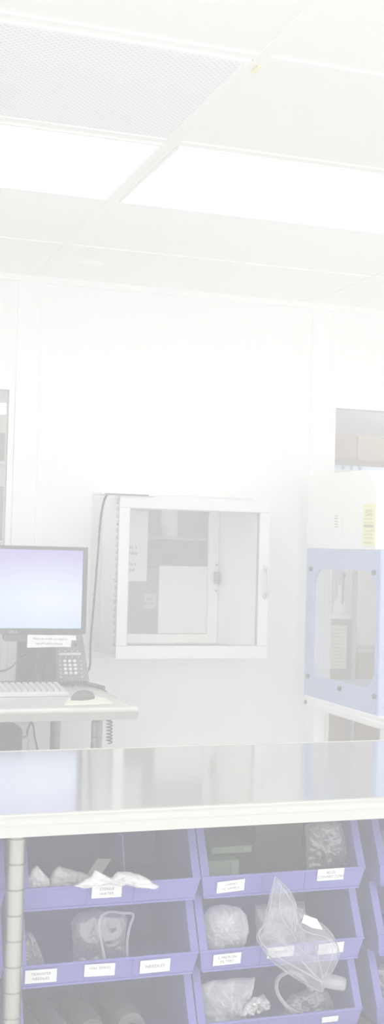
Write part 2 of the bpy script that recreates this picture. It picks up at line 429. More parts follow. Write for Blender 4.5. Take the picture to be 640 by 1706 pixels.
# ------------------------------------------------------------------ steel tables
def grooved_post(parent, x, y, z0, z1, r=.019, pitch=.051, M_chrome=M_chrome):
    p = [(r, 0)]; z = pitch
    while z < z1-z0-.01:
        p += [(r, z-.002), (r-.0018, z-.0006), (r-.0018, z+.0006), (r, z+.002)]; z += pitch
    p.append((r, z1-z0))
    leg = MB().lathe((x, y, z0), p, 28).build('leg', M_chrome, parent)
    MB().lathe((x, y, z0-.03 if z0 > .03 else 0.001), [(.012, 0), (.017, .004), (.017, .02), (.012, .029)], 20).build('foot', M_groove, leg)
    return leg
def steel_table(label, x0, x1, y0, y1, z, legs, shelf, cat='table', M_steel=M_steel):
    t = thing('steel_table', ((x0+x1)/2, (y0+y1)/2, 0), label, cat)
    e = .042; r = .019
    MB().box((x0+.004, y0+.02, z-.012), (x1-.004, y1, z)).build('table_top', M_steel, t, bevel=.002)
    # rolled rim: rounded bullnose along the front, plain turned-down edge on sides and back
    prof = [(y0+.026, z), (y0+.016, z+.0005)]
    for k in range(0, 9):
        a = PI/2+PI*k/8*.62
        prof.append((y0+.016+.016*math.cos(a), z-.0155+.016*math.sin(a)))
    prof += [(y0+.003, z-e), (y0+.014, z-e-.002), (y0+.026, z-e)]
    m = MB().prism([(x0, a, b) for a, b in prof], (x1-x0, 0, 0))
    m.box((x0, y0+.026, z-e), (x0+.016, y1, z+.0005)); m.box((x1-.016, y0+.026, z-e), (x1, y1, z+.0005)); m.box((x0, y1-.012, z-e), (x1, y1+.004, z+.0005))
    m.build('rim', M_edge, t)
    for lx, ly in legs: grooved_post(t, lx, ly, .03, z-e+.003, M_chrome=M_chrome if y0 < 3 else M_chrome2)
    if shelf: MB().box((x0+.03, y0+.06, shelf-.03), (x1-.03, y1-.02, shelf), .004).build('lower_shelf', M_steel, t)
    return t
CT = .9
steel_table('long stainless steel worktable in front, blue bins stored under its top', -.9, 2.3, 2.425, 3.185, CT,
            ((.499, 2.482), (2.24, 2.482), (.499, 3.10), (1.62, 3.10), (2.24, 3.10), (-.84, 2.482)), .3585)
steel_table('stainless steel desk table by the back wall, holding monitor and phone', -.3, 1.2, 3.985, 4.745, CT,
            ((1.076, 4.05), (1.03, 4.47), (-.24, 4.05), (-.24, 4.68)), .46, M_steel=M_steel2)

# ------------------------------------------------------------------ pass-through cabinet on the wall
cx0, cx1, cz0, cz1, cy0 = 1.288, 1.92, 1.0, 1.632, 4.6
t = thing('pass_through_cabinet', ((cx0+cx1)/2, YW, cz0), 'white glazed pass-through cabinet mounted on the back wall', 'cabinet')
m = MB(); w = .03
m.box((cx0+.006, cy0+.03, cz0+.004), (cx0+w, YW, cz1-.004)); m.hexa([(cx1-.046, cy0+.03, cz0+.004), (cx1-.006, cy0+.03, cz0+.004), (cx1-.006, YW, cz0+.004), (1.855, YW, cz0+.004), (cx1-.046, cy0+.03, cz1-.004), (cx1-.006, cy0+.03, cz1-.004), (cx1-.006, YW, cz1-.004), (1.855, YW, cz1-.004)]); m.hexa([(1.855, YW, PT[1]), (1.875, YW, PT[1]), (1.875, YW+.13, PT[1]), (1.845, YW+.13, PT[1]), (1.855, YW, PT[3]), (1.875, YW, PT[3]), (1.875, YW+.13, PT[3]), (1.845, YW+.13, PT[3])]); m.box((1.29, YW+.051, PT[1]), (cx0+w, YW+.13, PT[3]))
m.box((cx0+w, cy0+.03, cz0+.004), (cx1-.04, YW+.13, cz0+w)); m.box((cx0+w, cy0+.03, cz1-w), (cx1-.04, YW+.13, cz1-.004))
m.build('carcass', M_white, t)
MB().frame((cx0-.038, cz0-.018, cx1+.03, cz1+.02), (cx0+.006, cz0+.004, cx1-.006, cz1-.004), YW-.006, YW).build('wall_flange', M_alu, t, bevel=.002)
d = MB().frame((cx0, cz0, cx1, cz1), (cx0+.043, cz0+.05, cx1-.046, cz1-.048), cy0, cy0+.026).build('door', M_alu, t, bevel=.003)
MB().box((cx0+.040, cy0+.009, cz0+.047), (cx1-.043, cy0+.014, cz1-.045)).build('door_glass', M_cabglass, d)
MB().frame((cx0+.041, cz0+.048, cx1-.044, cz1-.046), (cx0+.046, cz0+.053, cx1-.049, cz1-.051), cy0+.003, cy0+.02).build('gasket', mat('grey_gasket', (180, 180, 180), .6), d)
m = MB()
for k in range(22):
    z = cz0+.02+k*(cz1-cz0-.04)/21.5; m.tube([(cx0-.004, cy0+.016, z), (cx0-.004, cy0+.016, z+.018)], .0036, 10, smooth=False)
m.build('hinge', mat('hinge_steel', (196, 196, 196), .35, metal=.4), d)
h = MB().tube([(cx1-.017, cy0, 1.362), (cx1-.017, cy0-.022, 1.358), (cx1-.018, cy0-.03, 1.335), (cx1-.018, cy0-.03, 1.275), (cx1-.018, cy0-.022, 1.252), (cx1-.018, cy0, 1.248)], .0065, 10)
h.lathe((cx1-.017, cy0-.003, 1.362), [(.011, -.003), (.012, .002), (.010, .004)], 16, 'Y'); h.lathe((cx1-.018, cy0-.003, 1.248), [(.009, -.003), (.010, .002), (.008, .004)], 16, 'Y')
h.build('handle', mat('handle_alloy', (214, 215, 216), .3, metal=.3), d)
MB().lathe((cx0+.005, cy0+.075, 1.31), [(.006, -.006), (.006, .003)], 14, 'X').build('screw', M_white, t)
# rear sliding window in the same cabinet
iy = 4.985
rw = MB().frame((PT[0]+.002, PT[1]+.002, 1.8445, PT[3]-.004), (PT[0]+.03, 1.068, 1.80, 1.592), iy, iy+.022).build('rear_window', M_white, t, bevel=.002)
MB().box((PT[0]+.028, iy+.008, 1.07), (1.802, iy+.013, 1.594)).build('rear_glass', M_cabglass, rw)
lt = MB().box((1.822, iy-.02, 1.285), (1.842, iy, 1.335), .004).build('latch', mat('latch_grey', (150, 150, 146), .4, metal=.3), t)
MB().box((1.826, iy-.028, 1.298), (1.837, iy-.0195, 1.322), .003).build('thumb_turn', MATS['latch_grey'], lt)
for z in (1.365, 1.255): MB().lathe((1.834, iy-.002, z), [(.004, -.004), (.004, .002)], 10, 'Y').build('screw', MATS['latch_grey'], t)
# sheets taped to the rear glass
def sheet(name, a, b, y, m, label, cat='paper', th=.0012):
    o = thing(name, ((a[0]+b[0])/2, y, a[1]), label, cat)
    MB().box((a[0], y-th, a[1]), (b[0], y, b[1])).build('page', m, o)
    return o
s1 = sheet('notice_sheet', (1.352, 1.29), (1.522, 1.588), iy-.001, M_thin, 'white printed sheet at upper left inside the wall cabinet')
for z, tx in ((1.432, 'No 5'), (1.408, 'today'), (1.362, 'Do x'), (1.338, 'out')):
    text('printing', tx, .02, (1.455, iy-.0032, z), (1, 0, 0), (0, 0, 1), M_ink, s1)
s2 = sheet('notice_sheet', (1.577, 1.072), (1.792, 1.357), iy-.001, M_thin, 'large blank white sheet at lower centre inside the wall cabinet')
s3 = sheet('notice_sheet', (1.512, 1.175), (1.566, 1.238), iy-.001, mat('grey_note', (196, 194, 196), .7), 'small grey note left of the large sheet inside the wall cabinet')
for z, tx in ((1.217, 'Clean'), (1.197, 'Biomass')): text('printing', tx, .0135, (1.539, iy-.0032, z), (1, 0, 0), (0, 0, 1), M_ink2, s3)
# thin device lying on the cabinet, with its cord
t = thing('flat_box', (1.32, 4.64, cz1), 'thin flat white box lying on the wall cabinet with a hanging grey cord', 'box')
MB().box((1.213, 4.59, cz1), (1.432, 4.72, cz1+.012), .004).build('case', M_white, t)
MB().box((1.225, 4.586, cz1+.001), (1.40, 4.5905, cz1+.005)).build('front_slot', M_cable, t)
pc = [(1.28, 4.63, cz1+.004)]+[at(x, y, Y=Y) for x, y, Y in ((178, 825, 4.62), (170, 850, 4.66), (166, 885, 4.70), (161, 950, 4.74), (156, 1010, 4.76), (151, 1070, 4.77), (148.5, 1115, 4.77))]+[(1.18, 4.76, .925), (1.165, 4.745, CT+.0043), (1.10, 4.735, CT+.0043)]
MB().tube(pc, .0042, 8).build('cord', M_cable, t)

# ------------------------------------------------------------------ fume hood
hx, hx2, hy0, hy1 = 2.15, 2.98, 4.13, 4.752
t = thing('fume_hood', ((hx+hx2)/2, (hy0+hy1)/2, 0), 'white and pale blue fume hood with rounded side window at the right edge', 'fume hood')
prof = [(hy1, 1.446), (hy1, 1.754), (4.204, 1.748), (hy0, 1.668), (hy0, 1.446)]
top = MB().prism([(hx, a, b) for a, b in prof], (hx2-hx, 0, 0)).build('top_housing', M_hoodw, t, bevel=.004)
# vent slots and faint print on the housing side
m = MB()
for z in (1.535, 1.546, 1.557, 1.568, 1.579): m.box((hx-.0012, 4.458, z-.002), (hx+.001, 4.488, z+.002))
m.build('slots', mat('slot_grey', (190, 190, 190), .6), top)
text('printing', 'AIR FILTER SYSTEM 0117', .0105, (hx-.0012, 4.415, 1.548), (0, 0, 1), (0, 1, 0), M_label if False else mat('faint_ink', (205, 205, 205), .6), top)
text('printing', 'PH 2 / C', .0105, (hx-.0012, 4.385, 1.525), (0, 0, 1), (0, 1, 0), MATS['faint_ink'], top)
yl = MB().box((hx-.0022, 4.135, 1.46), (hx, 4.238, 1.62)).build('warning_label', M_yel, top)
for z, tx, s, mm in ((1.612, '!', .012, M_ink2), (1.594, 'Laminar', .02, M_yink), (1.580, 'Cabinet', .02, M_yink), (1.563, 'for filtered air', .012, M_yink), (1.549, 'only one way', .012, M_yink), (1.535, 'WARNING', .017, M_ink2), (1.518, 'do not use with', .012, M_yink), (1.505, 'any flammable', .012, M_yink), (1.492, 'or toxic vapour', .012, M_yink), (1.474, 'see handbook', .012, M_yink)):
    text('printing', tx, s, (hx-.003, 4.187, z), (0, -1, 0), (0, 0, 1), mm, yl)
# side panel with a rounded opening
def rounded(y0, y1, z0, z1, r, n=7, x=0):
    P = []
    for cy, cz, a0 in ((y1-r, z1-r, 0), (y0+r, z1-r, PI/2), (y0+r, z0+r, PI), (y1-r, z0+r, 1.5*PI)):
        for k in range(n+1):
            a = a0+PI/2*k/n; P.append(Vector((x, cy+r*math.cos(a), cz+r*math.sin(a))))
    return P
def panel_with_hole(x, th, y0, y1, z0, z1, hole, mb):
    """flat plate in the YZ plane with a rounded hole, built as a ring strip"""
    n = len(hole); c = Vector((x, (y0+y1)/2, (z0+z1)/2)); bm = mb.bm
    def outer(p):
        d = p-Vector((x, (hole_c[0]), hole_c[1])); ty = ((y1-hole_c[0])/d.y if d.y > 0 else (y0-hole_c[0])/d.y) if abs(d.y) > 1e-9 else 1e9
        tz = ((z1-hole_c[1])/d.z if d.z > 0 else (z0-hole_c[1])/d.z) if abs(d.z) > 1e-9 else 1e9
        return Vector((x, hole_c[0], hole_c[1]))+d*min(ty, tz)
    hole_c = (sum(p.y for p in hole)/n, sum(p.z for p in hole)/n)
    H = list(hole); O = [outer(p) for p in H]
    # add the four plate corners
    for cy, cz in ((y1, z1), (y0, z1), (y0, z0), (y1, z0)):
        C = Vector((x, cy, cz)); k = min(range(n), key=lambda i: (O[i]-C).length); O[k] = C
    d = Vector((th, 0, 0))
    a = [bm.verts.new(p) for p in H]; b = [bm.verts.new(p) for p in O]; a2 = [bm.verts.new(p+d) for p in H]; b2 = [bm.verts.new(p+d) for p in O]
    for k in range(n):
        j = (k+1) % n
        bm.faces.new((a[k], a[j], b[j], b[k])); bm.faces.new((a2[k], b2[k], b2[j], a2[j])); bm.faces.new((a[k], a2[k], a2[j], a[j])); bm.faces.new((b[k], b[j], b2[j], b2[k]))
    return mb
hole = rounded(4.125, 4.682, .925, 1.366, .085, 7, hx+.002)
sp = panel_with_hole(hx+.002, .012, 4.105, 4.738, .835, 1.446, hole, MB()).build('side_panel', M_blue, t)
MB().box((hx+.002, 4.738, .835), (hx+.014, hy1, 1.446)).build('rear_stile', M_blue, t)
MB().box((hx+.016, 4.112, .905), (hx+.020, 4.71, 1.385)).build('side_window', M_acryl, sp)
for y, z in ((4.70, 1.361), (4.137, 1.362), (4.705, .917), (4.112, .905), (4.404, .90)):
    MB().lathe((hx-.006, y, z), [(.006, -.004), (.010, 0), (.010, .006), (.007, .010)], 14, 'X').build('thumb_screw', M_knob, sp)
MB().lathe((hx-.006, 4.711, .808), [(.006, -.006), (.010, 0), (.010, .006), (.007, .012)], 14, 'X').build('thumb_screw', M_knob, t)
# front posts, clear sash, interior
MB().box((hx+.002, 4.088, .835), (hx+.05, 4.104, 1.446), .003).build('front_stile', mat('light_blue_edge', (186, 206, 240), .3), t)
MB().box((hx2-.05, 4.088, .835), (hx2-.002, 4.104, 1.446), .003).build('front_stile', MATS['light_blue_edge'], t)
MB().box((hx2-.014, 4.105, .835), (hx2-.002, hy1, 1.446)).build('side_panel', M_blue, t)
MB().box((hx+.055, 4.092, 1.0), (hx2-.055, 4.098, 1.44)).build('front_sash', M_acryl, t)
for z in (1.427, 1.383, .997):
    MB().lathe((hx+.06, 4.087, z), [(.008, -.012), (.013, -.008), (.013, .0), (.009, .006)], 16, 'Y').build('hinge_knob', M_knob, t)
MB().box((hx+.016, hy1-.008, .9), (hx2-.016, hy1-.002, 1.44)).build('rear_pane', M_acryl, t)
MB().box((hx+.014, 4.105, .815), (hx2-.014, hy1, .895)).build('work_tray', mat('tray_blue_grey', (160, 168, 190), .4), t)
# stand
m = MB().box((hx-.006, 4.0, .79), (hx+.04, 4.72, .82), .008); m.box((hx-.002, 4.0, .815), (hx+.036, 4.735, .836), .005); m.box((hx+.04, 4.0, .79), (hx2, 4.04, .83), .006); m.box((hx+.04, 4.70, .79), (hx2, 4.74, .815), .004); m.box((hx2-.04, 4.04, .79), (hx2, 4.70, .83), .006)
m.build('stand_rail', M_hoodw, t)
for x, y in ((hx+.0, 4.64), (hx, 4.01), (hx2-.05, 4.64), (hx2-.05, 4.01)):
    MB().box((x, y, 0), (x+.05, y+.06, .792), .006).build('leg', M_hoodw, t)

# ------------------------------------------------------------------ monitor
mx0, mx1, mz0, mz1, my = .612, 1.128, 1.108, 1.428, 4.44
t = thing('computer_monitor', (.87, 4.5, CT), 'wide flat computer monitor with lit lavender-blue screen on the steel desk', 'monitor')
mb = MB().frame((mx0, mz0, mx1, mz1), (mx0+.018, mz0+.021, mx1-.018, mz1-.013), my, my+.022)
mb.box((mx0+.004, my+.014, mz0+.004), (mx1-.004, my+.04, mz1-.004), .008)
bz = mb.build('bezel', M_dark, t, bevel=.003)
MB().box((mx0+.014, my+.006, mz0+.016), (mx1-.014, my+.010, mz1-.009)).build('screen', None or screen_mat(mx0-.87, mx1-.87, mz0-CT, mz1-CT), t)
p = at(22, 1053, Y=my-.001); text('logo', 'DELL', .014, p, (1, 0, 0), (0, 0, 1), mat('logo_silver', (200, 200, 200), .4), bz, space=1.1)
MB().box((.83, my+.04, 1.078), (.95, my+.078, 1.25), .01).build('rear_cover', mat('cover_grey', (140, 140, 143), .5), t)
MB().hexa([(.902, my+.11, CT+.012), (.972, my+.11, CT+.012), (.972, my+.17, CT+.012), (.902, my+.17, CT+.012), (.895, my+.08, 1.2), (.965, my+.08, 1.2), (.965, my+.11, 1.2), (.895, my+.11, 1.2)]).build('stand_column', M_box, t, bevel=.008)
MB().box((.83, my+.05, CT), (.978, my+.24, CT+.014), .006).build('stand_base', M_box, t)
MB().tube([(.99, my+.12, 1.06)]+[at(x, y, Y=my+.09) for x, y in ((31, 1100), (20, 1111), (6, 1117), (-20, 1122))]+[(.66, my+.12, .91)], .0032, 8).build('cable', M_cable, t)
# typed strip taped under the bezel
t = thing('note_strip', tuple(at(86, 1078, Y=my-.004)), 'white typed paper strip taped to the lower edge of the monitor', 'note')
A, B, Cc, D = (at(45, 1079, Y=my-.004), at(118, 1077.5, Y=my-.004), at(120, 1058.5, Y=my-.004), at(46, 1057.5, Y=my-.004))
MB().prism([A, B, Cc, D], (0, .001, 0)).build('strip', M_paper, t)
A, B, Cc, D = (at(112, 1066.5, Y=my-.0045), at(127, 1067, Y=my-.0045), at(127, 1059, Y=my-.0045), at(112, 1058.5, Y=my-.0045))
MB().prism([A, B, Cc, D], (0, .0004, 0)).build('tape', M_paper, t)
u = (at(120, 1063, Y=4)-at(50, 1061.5, Y=4)); v = Vector((0, 0, 1))
text('printing', 'Please be careful, you need to', .0105, at(84, 1064.4, Y=my-.0048), u, v, M_ink2, t)
text('printing', 'log off it before leaving', .0105, at(82, 1072.2, Y=my-.0048), u, v, M_ink2, t)
# ------------------------------------------------------------------ telephone
px0, px1 = .985, 1.197
t = thing('desk_phone', (1.09, 4.69, CT), 'grey desk telephone with round white number keys beside the monitor', 'telephone')
# wedge body leaning back; the face runs from the front bottom edge up and backwards
f0, f1 = Vector((0, 4.628, CT+.012)), Vector((0, 4.70, CT+.215))
def face(x, k, lift=0.):
    n = Vector((0, -(f1-f0).z, (f1-f0).y)).normalized()
    q = f0.lerp(f1, k)+n*lift; return Vector((x, q.y, q.z))
MB().hexa([(px0, 4.622, CT), (px1, 4.622, CT), (px1, 4.742, CT), (px0, 4.742, CT),
           (px0+.006, 4.70, CT+.215), (px1-.020, 4.70, CT+.215), (px1-.020, 4.742, CT+.215), (px0+.006, 4.742, CT+.215)]).build('body', M_phone, t, bevel=.006)
ph = MB()
hs = [face(1.035, .05, .014), face(1.035, .12, .026), face(1.036, .3, .032), face(1.037, .55, .032), face(1.038, .8, .03), face(1.039, .94, .02)]
def loft(mb, path, wx, hz, n=16):
    rings = []; bm = mb.bm; N = Vector((0, -(f1-f0).z, (f1-f0).y)).normalized()
    for p, a, b in zip(path, wx, hz):
        ring = []
        for k in range(n):
            c, s_ = math.cos(2*PI*k/n), math.sin(2*PI*k/n)
            ring.append(bm.verts.new(p+Vector((1, 0, 0))*a*math.copysign(abs(c)**.6, c)+N*b*math.copysign(abs(s_)**.7, s_)))
        rings.append(ring)
    for A, B in zip(rings, rings[1:]):
        for k in range(n):
            f = bm.faces.new((A[k], A[(k+1) % n], B[(k+1) % n], B[k])); f.smooth = True
    bm.faces.new(rings[0][::-1]); bm.faces.new(rings[-1])
    return mb
loft(ph, [face(1.035, -.0, .012)]+hs, (.016, .027, .029, .024, .022, .024, .026), (.008, .016, .016, .012, .012, .014, .016)).build('handset', M_phone2, t)
MB().prism([face(1.062, .93, .003), face(1.178, .93, .003), face(1.178, .995, .003), face(1.062, .995, .003)], (0, -.003, 0)).build('display', mat('phone_display', (140, 143, 140), .3), t)
def on_face(name, x, k, r, m, h=.006, sq=None):
    mb = MB(); N = Vector((0, -(f1-f0).z, (f1-f0).y)).normalized(); U = (f1-f0).normalized()
    n = 14; A = []; B = []
    for i in range(n):
        a = 2*PI*i/n
        e = Vector((1, 0, 0))*math.cos(a)*r+U*math.sin(a)*(sq or r)
        A.append(mb.bm.verts.new(face(x, k, -.001)+e)); B.append(mb.bm.verts.new(face(x, k, h)+e*.85))
    for i in range(n):
        f = mb.bm.faces.new((A[i], A[(i+1) % n], B[(i+1) % n], B[i])); f.smooth = True
    mb.bm.faces.new(A[::-1]); mb.bm.faces.new(B)
    return mb.build(name, m, t)
for r_ in range(4):
    for c_ in range(3): on_face('key', 1.103+c_*.0195-.002*(r_-3)*-1*.4, .377-r_*.073, .0076, M_key, .006, .0066)
for r_ in range(5):
    on_face('side_key', 1.083, .377-r_*.073, .006, M_keyg, .004, .004); on_face('side_key', 1.166, .377-r_*.073, .006, M_keyg, .004, .004)
for c_ in range(4):
    on_face('line_key', 1.081+c_*.0245, .557, .003, M_key, .004); on_face('line_key', 1.083+c_*.0245, .452, .003, M_key, .004)
MB().prism([face(1.078, .482, .004), face(1.166, .482, .004), face(1.166, .528, .004), face(1.078, .528, .004)], (0, -.003, 0)).build('name_strip', mat('strip_white', (226, 226, 222), .5), t)
on_face('round_key', 1.116, .67, .014, mat('round_key_grey', (200, 200, 200), .4), .008, .012)
on_face('speaker_key', 1.148, .68, .007, M_phone2, .005)
def coil(path, R, r, turns, sub=12):
    path = [Vector(p) for p in path]; q = MB(); L = [0]
    for a, b in zip(path, path[1:]): L.append(L[-1]+(b-a).length)
    pts = []; N = turns*sub
    for i in range(N+1):
        s_ = L[-1]*i/N; k = 0
        while k < len(path)-2 and L[k+1] < s_: k += 1
        d = (path[k+1]-path[k]); p = path[k]+d*((s_-L[k])/max(1e-9, d.length)); d.normalize()
        a = d.orthogonal().normalized(); b = d.cross(a); th = 2*PI*i/sub
        pts.append(p+a*math.cos(th)*R+b*math.sin(th)*R)
    return pts
e1 = coil([(1.05, 4.60, CT+.0105), (1.10, 4.585, CT+.0105), (1.175, 4.58, CT+.0105)], .0085, .0026, 15)
e2 = coil([(1.18, 4.575, CT+.008), (1.196, 4.52, CT+.008), (1.207, 4.455, CT+.007)], .006, .0022, 10)
e3 = [(1.2125, 4.43, CT-.005), (1.2115, 4.41, CT-.05), (1.2115, 4.40, CT-.08)]
e4 = coil([(1.213, 4.39, CT-.09), (1.2135, 4.385, CT-.185)], .010, .0025, 8)
MB().tube(e1+e2+e3+e4, .0027, 6, smooth=False).build('coiled_cord', M_cable, t)

# ------------------------------------------------------------------ keyboard, mouse, paper
kx0, kx1, ky0, ky1 = .585, 1.035, 4.28, 4.435
t = thing('keyboard', ((kx0+kx1)/2, ky0, CT), 'pale grey computer keyboard in front of the monitor', 'keyboard')
MB().hexa([(kx0, ky0, CT), (kx1, ky0, CT), (kx1-.004, ky1, CT), (kx0+.004, ky1, CT), (kx0, ky0+.004, CT+.014), (kx1, ky0+.004, CT+.014), (kx1-.004, ky1, CT+.03), (kx0+.004, ky1, CT+.03)]).build('case', mat('keyboard_grey', (222, 222, 224), .5), t, bevel=.004)
kme = None
for r_ in range(5):
    for c_ in range(19):
        x = kx0+.012+c_*.0226; y = ky0+.016+r_*.0265; z = CT+.0135+(y-ky0)/.155*.016
        if kme is None:
            o = MB().hexa([(x, y, z), (x+.019, y, z), (x+.019, y+.022, z+.0023), (x, y+.022, z+.0023), (x+.0025, y+.003, z+.009), (x+.0165, y+.003, z+.009), (x+.0165, y+.019, z+.011), (x+.0025, y+.019, z+.011)]).build('key', M_keyg, t); kme = (o, Vector((x, y, z)))
        else:
            k = kme[0].copy(); COL.objects.link(k); k.parent = t; k.location = Vector((x, y, z))-kme[1]
t = thing('computer_mouse', (1.06, 4.19, CT), 'dark grey computer mouse on the desk in front of the phone', 'mouse')
mb = MB(); rows = []
for i in range(9):
    a = i/8*PI; yy = -.046*math.cos(a); w_ = .026*max(.12, math.sin(a))**.55; h_ = .032*max(.1, math.sin(a*.5+.9 if False else a))**.5
    row = []
    for k in range(17):
        b = PI*k/16; row.append(mb.bm.verts.new((1.06+w_*math.cos(b)*.98+yy*.75, 4.19+yy*.62-w_*math.cos(b)*.4, CT+.0015+h_*math.sin(b)**.8)))
    rows.append(row)
for A, B in zip(rows, rows[1:]):
    for k in range(16):
        f = mb.bm.faces.new((A[k], A[k+1], B[k+1], B[k])); f.smooth = True
    mb.bm.faces.new((A[0], B[0], B[-1], A[-1]))
mb.bm.faces.new(rows[0]); mb.bm.faces.new(rows[-1][::-1])
mb.build('shell', mat('mouse_plastic', (96, 97, 100), .22, var=.02), t)
MB().lathe((1.040, 4.168, CT+.028), [(.002, -.003), (.006, -.002), (.006, .002), (.002, .003)], 14, 'X').build('scroll_wheel', M_cable, t)
o = MB().prism([(.955, 4.03, CT+.0006), (1.14, 4.06, CT+.0006), (1.15, 4.235, CT+.0006), (1.02, 4.24, CT+.0006)], (0, 0, .0006)).build('paper_sheet', M_ypap); tag(o, 'cream paper sheet lying under the mouse', 'paper')

# ------------------------------------------------------------------ black case on the lower shelf of the desk
t = thing('computer_case', (.66, 4.35, .46), 'dark grey rounded computer case below the desk', 'computer')
MB().box((.44, 4.24, .46), (.868, 4.56, .808), .03, 4).build('case', M_box, t)
MB().box((.5, 4.236, .49), (.80, 4.243, .70), .004).build('front_panel', mat('case_panel', (84, 84, 86), .4), t)
ca = [at(x, y, Y=4.25) for x, y in ((64, 1256), (58, 1228), (52, 1203))]+[(.84, 4.3, .858)]
MB().tube(ca, .0036, 8).build('cable', M_cable, t)
ca = [at(x, y, Y=4.25) for x, y in ((51, 1203), (46, 1216), (41, 1228))]+[(.80, 4.30, .76)]
MB().tube(ca, .0036, 8).build('cable', M_cable, t)

# ------------------------------------------------------------------ storage bins
BY = 2.53
HB, HT, RIM, BH, BD = .1865, .190, .049, .157, .30
def make_bin():
    t = thing('storage_bin', (0, 0, 0), 'x', 'bin', 'lavender blue hopper bins under the worktable')
    th = .003; m = MB()
    m.hexa([(-HB, .012, 0), (HB, .012, 0), (HB, BD, 0), (-HB, BD, 0), (-HB, .012, th), (HB, .012, th), (HB, BD, th), (-HB, BD, th)])
    for s in (-1, 1):
        poly = [(s*HB, .012, 0), (s*(HB+.001), .004, RIM-.004), (s*HT, .055, BH), (s*HT, BD, BH), (s*HB, BD, 0)]
        m.prism(poly, (-s*th, 0, 0))
    m.hexa([(-HB, BD-th, 0), (HB, BD-th, 0), (HB, BD, 0), (-HB, BD, 0), (-HT, BD-th, BH), (HT, BD-th, BH), (HT, BD, BH), (-HT, BD, BH)])
    m.build('tub', M_bin, t)
    # hopper front: sloping panel with rim bead, lower ledge and two ribs that frame the middle field
    W = HB+.010
    f = MB().hexa([(-HB, .012, 0), (HB, .012, 0), (HB, .015, 0), (-HB, .015, 0), (-W, 0, RIM), (W, 0, RIM), (W, .0035, RIM), (-W, .0035, RIM)])
    f.hexa([(-W, -.0022, RIM-.003), (W, -.0022, RIM-.003), (W, .004, RIM-.003), (-W, .004, RIM-.003), (-W, -.0018, RIM+.0012), (W, -.0018, RIM+.0012), (W, .0035, RIM+.0012), (-W, .0035, RIM+.0012)])
    f.hexa([(-HB, .0085, 0), (HB, .0085, 0), (HB, .013, 0), (-HB, .013, 0), (-HB, .0085, .004), (HB, .0085, .004), (HB, .013, .004), (-HB, .013, .004)])
    for x in (-.052, .050):
        f.hexa([(x-.0012, .0095, .004), (x+.0012, .0095, .004), (x+.0012, .0125, .004), (x-.0012, .0125, .004), (x-.0012, -.002, RIM-.003), (x+.0012, -.002, RIM-.003), (x+.0012, .001, RIM-.003), (x-.0012, .001, RIM-.003)])
    f.build('hopper_front', M_bin, t)
    for s in (-1, 1):
        g = MB(); a, b = s*(HB-.008), s*W
        g.hexa([(a, -.001, RIM-.002), (b, -.001, RIM-.002), (b, .003, RIM-.004), (a, .003, RIM-.004), (a, .053, BH), (s*(HT+.006), .053, BH), (s*(HT+.006), .058, BH), (a, .058, BH)])
        g.build('side_flange', M_bin, t)
    g = MB().box((-HT, BD-.006, BH-.008), (HT, BD+.004, BH)); g.build('rear_lip', M_bin, t)
    return t
def copy_thing(o, parent=None):
    c = o.copy(); COL.objects.link(c)
    if parent: c.parent = parent
    for ch in list(o.children): copy_thing(ch, c)
    return c
rows_z = {'top': .678, 'middle': .520, 'bottom': .363}
cols = {'far left': .293, 'left': .7165, 'centre': 1.112, 'right': 1.541}
proto = make_bin(); first = True; BIN = {}
desc = {('far left', 'top'): 'top row lavender bin half hidden left of the chrome table leg',
        ('far left', 'middle'): 'middle row lavender bin half hidden left of the chrome table leg',
        ('far left', 'bottom'): 'bottom row lavender bin half hidden left of the chrome table leg',
        ('left', 'top'): 'top row lavender bin holding white crumpled wrappers, right of the table leg',
        ('left', 'middle'): 'middle row lavender bin with three label cards, right of the table leg',
        ('left', 'bottom'): 'bottom row lavender bin holding wrapped rolls, right of the table leg',
        ('centre', 'top'): 'top row lavender bin holding green boxes, labelled blue connectors',
        ('centre', 'middle'): 'middle row lavender bin with the big clear bag hanging over its front',
        ('centre', 'bottom'): 'bottom row lavender bin full of clear bags and a tubing loop',
        ('right', 'top'): 'top row lavender bin cut off by the right edge',
        ('right', 'middle'): 'middle row lavender bin cut off by the right edge',
        ('right', 'bottom'): 'bottom row lavender bin cut off by the right edge, clear bag inside'}
for cn, x in cols.items():
    for rn, z in rows_z.items():
        b = proto if first else copy_thing(proto); first = False
        b.location = (x, BY, z); b['label'] = desc[(cn, rn)]; BIN[(cn, rn)] = b
def card(key, px, lines, size=.0088, ink=M_ink, skew=0):
    """label card on a bin front at the pixel rectangle (left,right,top-left y,bottom-left y, slope)"""
    b = BIN[key]; x0, x1, yt, yb, dy = px
    P = [at(x0, yb, Y=BY), at(x1, yb+dy, Y=BY), at(x1, yt+dy, Y=BY), at(x0, yt, Y=BY)]
    z0 = b.location.z
    def on(p, lift): return Vector((p.x, BY+.012-.012*(p.z-z0)/RIM-lift, p.z))
    Q = [on(p, .0036) for p in P]
    c = MB().prism(Q, (0, .0012, 0)).build('label_card', M_label, b)
    u = (Q[1]-Q[0]); v = (Q[3]-Q[0]); ctr = sum(Q, Vector())/4
    n = len(lines)
    for i, s_ in enumerate(lines):
        k = (.5-(i+.5)/n)*.72
        text('lettering', s_, size, ctr+v*k+Vector((0, -.0009, 0)), u, v, ink, c, space=1.05)
card(('left', 'top'), (153, 203, 1475, 1498, -3), ['STERILE', 'WATER'])
card(('left', 'middle'), (42, 95, 1617, 1641, -4), ['TRANSFER', 'NEEDLES'])
card(('left', 'middle'), (141, 192, 1607, 1629, -3), ['VIAL SPIKES', ' '])
card(('left', 'middle'), (234, 284, 1601, 1624, -5), ['NEEDLES'], .0105)
card(('centre', 'top'), (362.5, 408, 1470, 1490, -6), ['CHEMO', 'SC SAMPLE'], .0078)
card(('centre', 'top'), (529, 573, 1448, 1468.5, -3), ['BLUE', 'CONNECTORS'], .0092)
